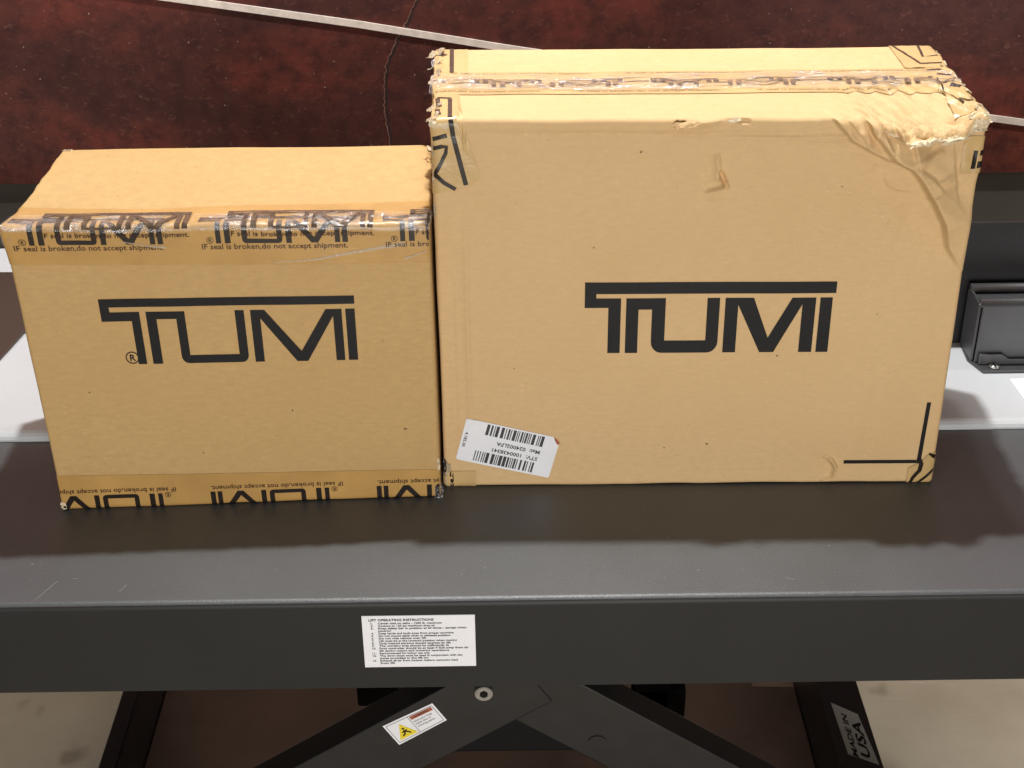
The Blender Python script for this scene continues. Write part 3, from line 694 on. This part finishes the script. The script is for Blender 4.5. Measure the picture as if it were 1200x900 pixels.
# ------------------------------------------------------------------ larger carton, right
RW, RD, RH = .5935, .2559, .4700
C2 = [(.1726, .470), (.1888, .4446), (.2049, .425), (.2248, .4131), (.2357, .4001), (.2529, .3749), (.2675, .3493), (.2761, .3192), (.2931, .2927)]
def dent_large(s, Q, n):
    x, y, z = Q[:, 0], Q[:, 1], Q[:, 2]; D = np.zeros_like(Q)
    D += n * (vnoise(Q, 5, 1) * .002 + vnoise(Q, 18, 2) * .0006)[:, None]
    fr = np.exp(-(y / .03) ** 2); h = 0
    h = h + crease(x, z, [(-.30, .4538), (-.1192, .4535), (.06, .4510), (.1469, .4496)], -.0016, .006, .014)
    h = h + crease(x, z, [(.0, .4505), (.09, .4490), (.1469, .4496)], .0022, .004, .012, (.1, 1))
    h = h + crease(x, z, [(.136, .470), (.1563, .4476), (.1858, .430), (.2054, .4201)], .0060, .024, .005, (1, .2))
    h = h + crease(x, z, C2, .0085, .026, .006, (1, .15))
    h = h + crease(x, z, [(.2046, .470), (.2238, .4376), (.2286, .420)], .0055, .016, .005, (1, .4))
    h = h + crease(x, z, [(.2285, .4209), (.243, .4225), (.2553, .4296)], .0042, .005, .012, (.6, .1))
    h = h + crease(x, z, [(.2503, .395), (.2590, .3985), (.2678, .4049)], .0026, .004, .012, (.2, .2))
    h = h + crease(x, z, [(.195, .4053), (.2, .394), (.209, .3883), (.2281, .3851)], .0018, .008, .003, (.1, .2))
    h = h + crease(x, z, [(.0119, .4328), (.0140, .418), (.0150, .404)], .0036, .0025, .008, (.1, 1))
    h = h + crease(x, z, [(.0165, .409), (.0240, .3930)], -.0085, .0032, .0050, (.5, 1))
    h = h + crease(x, z, [(.0005, .3862), (.013, .3890), (.0234, .3925)], .0055, .004, .0025, (.1, .9))
    h = h + crease(x, z, [(.1639, .0421), (.172, .036), (.178, .0247), (.1752, .0098), (.164, .0061)], .0050, .0024, .0050, (.7, .7))
    h = h + crease(x, z, [(.1639, .041), (.168, .0385)], -.003, .003, .004)
    h = h + crease(x, z, [(-.262, .37), (-.2625, .20), (-.261, .06)], .0016, .004, .007, (.1, .1))
    h = h + crease(x, z, [(-.28, .30), (-.279, .02)], -.0010, .004, .004)
    m = sstep(x + .45 * (z - .43), .13, .21) * sstep(z, .25, .36)
    h = h + m * folds(x, z, 5, .060, 4) * .0042
    h = h + crease(x, z, [(.150, .470), (.166, .452), (.176, .436)], .0036, .010, .003, (1, .2)) + crease(x, z, [(.188, .468), (.196, .452), (.2049, .425)], -.0030, .004, .009, (1, .2))
    h = h + crease(x, z, [(.2150, .4560), (.2260, .4470), (.2450, .4400)], .0030, .003, .010, (.2, .2)) + crease(x, z, [(.2420, .3780), (.2560, .3830), (.2760, .3960)], .0022, .003, .012, (.1, .1))
    h = h + crease(x, z, [(.2300, .4150), (.2480, .4020), (.2620, .3860)], -.0030, .010, .003, (.4, .1)) + crease(x, z, [(.2660, .4380), (.2700, .4100), (.2810, .3700)], -.0020, .012, .003, (.3, .1))
    h = h + sstep(x, .2, .26) * sstep(z, .395, .44) * -.009                 # board knocked in under the torn corner
    h = h + crease(x, z, [(-.0356, .4665), (-.0308, .4630), (-.024, .4655)], -.011, .004, .004)
    h = h + crease(x, z, [(.030, .466), (.0401, .4665), (.046, .4655)], -.003, .003, .004)
    h = h + crease(x, z, [(-.03, .4635), (-.008, .4665), (.015, .468)], .0028, .004, .008)
    D[:, 1] -= fr * h * 1.5
    top = sstep(z, s.h - .03, s.h - .004); t = 0
    # folds of the top near the crushed corner
    q = (x - .30) * .9 + (y - .0) * .55
    mt = sstep(x - .35 * y, .10, .17) * (1 - sstep(y, .075, .14))
    sw = q / .0185 + .22 * np.sin(y * 47 + x * 30); fw = sw - np.floor(sw); t = t + mt * (np.where(fw < .28, fw / .28, (1 - fw) / .72) - .5) * (.0036 + .0016 * np.sin(x * 120))
    t = t + mt * folds(x, y, 9, .030, 4) * .0018
    k = sstep(x, .165, .235) * (1 - sstep(x, .262, .292)) * np.exp(-(y / .05) ** 2)
    t = t - k * .0165
    t = t - sstep(x, .13, .20) * np.exp(-(y / .06) ** 2) * .003
    t = t + (vnoise(np.stack([x, y * 0, y * 0], 1), 20, 12) * .0014 * np.exp(-(y / .012) ** 2))
    t = t + np.exp(-((y - .122) / .03) ** 2) * (.0015 + vnoise(np.stack([x, y * 3, y * 0], 1), 18, 14) * .0015)
    D[:, 2] += top * t
    for sg, sd in ((-1, 15), (1, 16)):
        e = np.exp(-((x - sg * s.w / 2) / .012) ** 2)
        q3 = np.stack([y * 0, y, z * .7], 1)
        D[:, 0] += e * top * (vnoise(q3, 45, sd) * .0022 + vnoise(q3, 150, sd + 9) * .0009); D[:, 2] += e * top * (vnoise(q3, 40, sd + 2) * .0020)
        D[:, 0] += e * vnoise(q3, 9, sd + 4) * .0012
    D[:, 0] += sstep(x, .20, .297) * np.exp(-((z - .435) / .045) ** 2) * np.exp(-(y / .09) ** 2) * .0075
    bo = np.exp(-(y / .012) ** 2) * np.exp(-(z / .012) ** 2)
    D[:, 2] += bo * np.abs(vnoise(np.stack([x, x * 0, x * 0], 1), 14, 8)) * .0014
    return D
lg_ = Carton(RW, RD, RH, .0055, [(-.0762, 1.4895, 0), (.5229, 1.4831, 0), (-.0750, 1.4896, .4711), (.5179, 1.4832, .4689), (-.0793, 1.7433, .4711), (.5248, 1.7410, .4689)],
             dent_large, 'cardboard_box', 'larger pale cardboard box with a crushed corner and a crooked white barcode label')
bx = lg_
bx.body(M['kraft_large'], .0019, ((.40, .60, .0012), (.0, .15, .0014), (.27, .48, .0012)))
bx.decal('wordmark', xf(polys_bm(logo_polys(.2848, 'bold')), (-.1290, .2768), 0, (1, 1.165)), M['ink'], off=.0007)
bx.decal('corner_mark', polys_bm([[(.2768, .1160), (.2815, .1160), (.2792, .0300), (.2742, .0300)], [(.1866, .0345), (.1866, .0297), (.2741, .0300), (.2741, .0347)]]), M['ink'], off=.0007)

# barcode label, stuck on upside down and crooked
LBL = [(-.2655, .0975), (-.1640, .0715), (-.1625, .0680), (-.1575, .0590), (-.1688, .0145), (-.1700, .0127), (-.2795, .0400), (-.2807, .0425), (-.2672, .0965)]
lab = bx.decal('barcode_label', polys_bm([LBL]), M['label'], off=.0008)
bx.decal('lifted_corner', polys_bm([[(-.1618, .0708), (-.1556, .0622), (-.1590, .0600), (-.1622, .0665)]]), M['orange'], lab, .0011)
th = math.atan2(.0703 - .0975, -.1619 + .2655)
def on_label(bm): return xf(bm, (-.2192, .0550), th + PI)
for bw, bh, sd, px, pz in ((.0715, .0150, 3, -.0400, -.0275), (.0760, .0145, 8, -.0370, .0115)):
    bx.decal('barcode', on_label(xf(polys_bm(barcode_polys(bw, bh, sd)), (px, pz))), M['gray_ink'], lab, .0011)
for t, w, x, z in (('Mat:  024002LFA', .0535, -.0395, -.0062), ('STV:  1000438341', .0560, -.0390, .0035)):
    bx.decal('label_text', on_label(xf(text_bm(t, width=w, height=.0052, bold=.02), (x, z))), M['gray_ink'], lab, .0011)
bx.decal('label_text', on_label(xf(text_bm('4.182.30', width=.021, height=.0036, bold=.02), (.0535, -.011), PI / 2)), M['gray_ink'], lab, .0011)

# corner tape, front top left: tan tape with the stray ends of its print
tp = bx.sheet('corner_tape', -RW / 2 - .004, -.245, lambda U: np.interp(U, [-.30, -.2704, -.258, -.245], [.385, .391, .396, .4045]), lambda U: np.interp(U, [-.30, -.268, -.262, -.245], [RH + .10, RH + .10, .462, .4075]) , M['tape_dull'], step=.003, off=.0008,
              crumple=lambda u, v: np.abs(vnoise(np.stack([u, v, 0 * u], 1), 60, 61)) * .0010)
crp = lambda u, v: np.abs(vnoise(np.stack([u, v, 0 * u], 1), 60, 61)) * .0010
pk = dict(mat=M['ink_tape'], parent=tp, off=.0014, cut=.006, crumple=crp)
def mark(name, polys, car=bx, **kw):
    a = dict(pk); a.update(kw); return car.decal(name, polys_bm(polys), a['mat'], a['parent'], a['off'], a['cut'], a['crumple'], fine=(RH - .006, RH + .006, .0015))
mark('tape_mark', [stroke([(-.2757, RH + .0), (-.2735, .452), (-.2675, .425), (-.2608, .3962)], .0052)])
mark('tape_mark', [stroke([(-.2960, .4483), (-.2880, .4508), (-.2802, .4527)], .0046)])
mark('tape_mark', [stroke([(-.2960, .4378), (-.2870, .4402), (-.2812, .4400), (-.2820, .4330), (-.2900, .4170), (-.2948, .4080)], .0046, .0040), stroke([(-.2948, .4085), (-.2850, .3990), (-.2723, .3912)], .0050, .0044)])
mark('tape_mark', [stroke([(-.2915, RH + .068), (-.2755, RH + .068)], .004), stroke([(-.2770, RH + .066), (-.2764, RH + .004)], .0048), stroke([(-.2905, RH + .066), (-.2900, RH + .040)], .0046), stroke([(-.2905, RH + .030), (-.2880, RH + .012)], .0050)])
# piece of tape over the back end of the same edge
tq = bx.sheet('corner_tape', -RW / 2 - .003, -.2572, RH + .157, RH + RD + .004, M['tape_dull'], step=.003, off=.0008, crumple=crp)
mark('tape_mark', [stroke([(-.2760, RH + .158), (-.2766, RH + .252)], .0050), stroke([(-.2905, RH + .225), (-.2850, RH + .232)], .010)], parent=tq)

# right edge tape with two print ends, and bottom corner patches
te = bx.sheet('edge_tape', .274, RW / 2 + .025, .4035, lambda U: np.interp(U, [.279, .30, .33], [.446, .4435, .440]), M['tape_dull'], step=.003, off=.0008, crumple=crp)
mark('tape_mark', [[(.2855, .4278), (.2900, .4275), (.2898, .4085), (.2848, .4085)], [(.2928, .4275), (RW / 2 + .02, .4275), (RW / 2 + .02, .422), (.2926, .422)], [(.2915, .416), (RW / 2 + .02, .4165), (RW / 2 + .02, .4095), (.2913, .4092)]], parent=te)
tc_ = bx.sheet('bottom_corner_tape', .2650, RW / 2 + .01, -.006, lambda U: np.interp(U, [.265, .28, .2875, .2972, .31], [.0230, .0325, .0440, .0455, .044]), M['tape_dull'], step=.0025, off=.0009, crumple=crp)
mark('tape_mark', [stroke([(.2770, .0360), (.2800, .0300), (.2790, .0200), (.2755, .0150), (.2718, .0085), (.2700, .0010)], .0058, .0040), stroke([(.2880, .0440), (.2915, .0420), (.2965, .0385)], .0022, .0058), stroke([(.2962, .0215), (.2880, .0110), (.2785, .0012)], .0034, .0036)], parent=tc_)
tl_ = bx.sheet('bottom_corner_tape', -RW / 2 - .003, -.2575, -.006, wav(.0235, .0012, 40, 71), M['tape_dull'], step=.003, off=.0009, crumple=crp)
patch_at(bx, 'frayed_tape', -.2915, .020, .009, .034, .0020, .008, M['fringe'], 72, .001, n=14, ragged=.2)
patch_at(bx, 'frayed_print', -.2868, .012, .005, .022, .0016, .006, M['ink_tape'], 73, .0018, n=12, ragged=.2)
patch_at(bx, 'frayed_print', -.2950, .028, .004, .026, .0014, .006, M['ink_tape'], 74, .0022, n=12, ragged=.2)

# long seal over the top
def cr_t(u, v):
    y = v - RH; q = np.stack([u * .5, y * 2.2, 0 * u], 1)
    return (np.abs(vnoise(q, 45, 81)) * .0016 + np.abs(vnoise(q, 120, 82)) * .0009) * np.exp(-((y - .122) / .026) ** 2) * (1 + sstep(-u, .22, .28))
tt_ = bx.sheet('top_sealing_tape', -RW / 2 + .001, RW / 2 - .004, wav(RH + .0815, .0010, 20, 83), wav(RH + .1630, .0012, 16, 84), M['tape_dull'], step=.0035, off=.0008, crumple=cr_t)
def cr_u(u, v): return cr_t(u, v) * 1.5 + .0008 + np.maximum(0, vnoise(np.stack([u * .7, (v - RH) * 2.5, 0 * u], 1), 34, 85)) * .0030 * np.exp(-((v - RH - .118) / .02) ** 2)
tu_ = bx.sheet('clear_tape', -RW / 2 - .002, RW / 2 - .002, wav(RH + .094, .004, 12, 86), wav(RH + .150, .004, 12, 87), M['clear'], step=.003, off=.0014, crumple=cr_u)
CL2 = [('u', -RW / 2 + .002, -1), ('u', RW / 2 - .006, 1)]
for k in range(4):
    u0 = -.335 + .1995 * k
    bx.decal('tape_wordmark', xf(polys_bm(logo_polys(.1617, 'thin')), (u0, RH + .1300), 0, (1, .36)), M['ink_sheen'], tt_, .0013, .010, cr_t, clip=CL2)
    bx.decal('tape_warning_text', xf(text_bm(MSG, width=.158, height=.0045), (u0 + .002, RH + .0880)), M['ink_red'], tt_, .0013, .03, cr_t, clip=CL2)
    bx.decal('tape_warning_text', xf(text_bm(MSG, width=.158, height=.0045), (u0 + .06, RH + .1535)), M['ink_red'], tt_, .0013, .03, cr_t, clip=CL2)
    bx.decal('tape_wordmark', xf(polys_bm(logo_polys(.1617, 'thin')), (u0 + .085, RH + .1180), 0, (1, .34)), M['ink_pale'], tu_, .0019, .010, cr_u, clip=CL2)
# cross tape along the right edge of the top
tx = bx.sheet('edge_tape', .246, RW / 2 - .001, RH + .165, RH + RD + .002, M['tape_dull'], step=.003, off=.0010, crumple=crp)
mark('tape_mark', [stroke([(.250, RH + .252), (.268, RH + .178)], .0032), stroke([(.268, RH + .180), (.292, RH + .184)], .0040), stroke([(.280, RH + .250), (.276, RH + .205), (.292, RH + .210)], .0030)], parent=tx)
ty = bx.sheet('edge_tape', .268, RW / 2 - .001, RH + .020, RH + .160, M['tape_dull'], step=.003, off=.0022, crumple=crp)
mark('tape_mark', [stroke([(.268, RH + .150), (.284, RH + .152)], .0045), stroke([(.275, RH + .135), (.290, RH + .128)], .0040), stroke([(.271, RH + .118), (.270, RH + .085), (.281, RH + .045)], .0018), stroke([(.282, RH + .100), (.290, RH + .092)], .0050), stroke([(.281, RH + .062), (.290, RH + .050)], .0060)], parent=ty, off=.0030)

# torn flap hanging over the crushed corner: rows run from the top over the edge to a ragged hem
TU = np.linspace(.1900, RW / 2 + .001, 130)
hem = np.interp(TU, [.156, .1727, .1900, .2052, .2180, .2304, .2439, .2521, .2650, .2922, .299], [.4685, .4655, .4640, .4600, .4520, .4430, .4455, .4525, .4580, .4610, .4640])
hem = hem + .0030 * vnoise(np.stack([TU, 0 * TU, 0 * TU], 1), 90, 91) + .0022 * vnoise(np.stack([TU, 0 * TU, 0 * TU], 1), 420, 92)
ins = np.interp(TU, [.19, .21, .30], [.003, .012, .022])
V = []; nr = 24
for j in range(nr):
    t = j / (nr - 1); v = (RH + ins) * (1 - t) + hem * t
    bulge = (.0010 + .0072 * np.interp(TU, [.19, .21, .235, .27, .30], [.0, .45, 1.2, 1.15, .7]) * t ** 1.5)
    bulge = bulge + (.0042 * folds(TU, v, 33, .020, 4) + .0016 * folds(TU, v, 34, .007, 4)) * (t ** .5) * np.interp(TU, [.19, .215], [.1, 1])
    V.append(bx.wrap(TU, v, np.maximum(bulge, .0004)))
V = np.stack(V, 1).reshape(-1, 3); nT = len(TU)
i = (np.arange(nT - 1)[:, None] * nr + np.arange(nr - 1)[None]); mi = np.repeat((np.arange(nr - 1) >= nr - 5)[None], nT - 1, 0).ravel().astype(int); i = i.ravel()
fl = mesh_obj('torn_flap', V, np.stack([i, i + nr, i + nr + 1, i + 1], 1), None, bx.root, smooth=False, mats=[M['kraft_large'], M['torn']], midx=mi)
md = fl.modifiers.new('thickness', 'SOLIDIFY'); md.thickness = .0010
for k, (u, v, a, b) in enumerate(((.2300, .4440, .014, .008), (.2390, .4450, .016, .009), (.2480, .4520, .014, .010), (.2210, .4500, .016, .010), (.2585, .4580, .018, .010), (.2700, .4610, .016, .012), (.2800, .4625, .018, .016), (.2880, .4610, .018, .018), (.2930, .4660, .016, .018), (.2870, .4690, .020, .014))):
    patch_at(bx, 'torn_paper', u, v, a, b * .8, .0026, .007, M['torn'], 100 + k, .0085 if u < .26 else .006, n=11, ragged=.35, rot=.3 * (k % 3 - 1))
# frayed tape ends along both side edges of the top
for k, (y, a, b, m) in enumerate(((.240, .024, .024, 'fringe'), (.205, .013, .030, 'clear'), (.195, .024, .005, 'fringe'), (.150, .013, .044, 'fringe'), (.105, .014, .028, 'clear'), (.045, .020, .020, 'fringe'), (.010, .016, .018, 'fringe'))):
    patch_at(bx, 'frayed_tape', -RW / 2 + .002, RH + y, a, b, .0024, .016, M[m], 130 + k, .0008, n=16, ragged=.13, rot=.4 * (k % 3 - 1))
for k, (u, v, a, b) in enumerate(((-.2935, .4640, .010, .010), (-.2850, .4630, .014, .008), (-.2975, .440, .004, .022), (-.2970, .405, .003, .03), (-.2965, .366, .003, .014))):
    patch_at(bx, 'torn_paper', u, v, a, b, .0018, .007, M['torn' if k < 2 else 'fringe'], 150 + k, .001, n=11, ragged=.3)
for k, (y, a, b, r) in enumerate(((.222, .010, .010, 0), (.190, .010, .014, .3), (.175, .022, .005, .5), (.135, .012, .020, .2), (.108, .024, .005, .1), (.085, .010, .018, 0), (.060, .012, .018, .3), (.035, .014, .018, 0), (.018, .016, .016, .4))):
    patch_at(bx, 'frayed_tape', RW / 2 - .002, RH + y, a * .8, b * .9, .0020, .008, M['torn' if k % 2 else 'fringe'], 170 + k, .0006, n=11, ragged=.3, rot=r)
# tear in the front top edge
patch_at(bx, 'torn_paper', -.0220, .4655, .030, .007, .0018, .010, M['kraft_large'], 190, .0022, n=10, ragged=.35, rot=.10)
patch_at(bx, 'torn_paper', .0300, .4675, .026, .004, .0012, .010, M['torn'], 191, .0016, n=10, ragged=.35)

# small marks of handling on both fronts
M['scuff'] = plain('brown_scuff', (.17, .11, .055), .8, var=.3, scale=300)
g = np.random.default_rng(23)
for car, spots in ((bx, [(-.071, .4330), (.150, .392), (.095, .181), (-.21, .165), (.02, .06), (-.031, .055), (.205, .235), (-.12, .32)]), (sm, [(-.17, .16), (.06, .13), (.17, .22), (-.05, .075), (.19, .10)])):
    for u, v in spots:
        r = .0006 + .0008 * g.random(); a0 = g.random() * 6
        car.decal('scuff', polys_bm([[(u + r * (1.7 if q in (0, 3.2) else 1) * math.cos(a0 + q), v + r * math.sin(a0 + q)) for q in (0, 1.1, 2.1, 3.2, 4.2, 5.2)]]), M['scuff'], off=.0007)
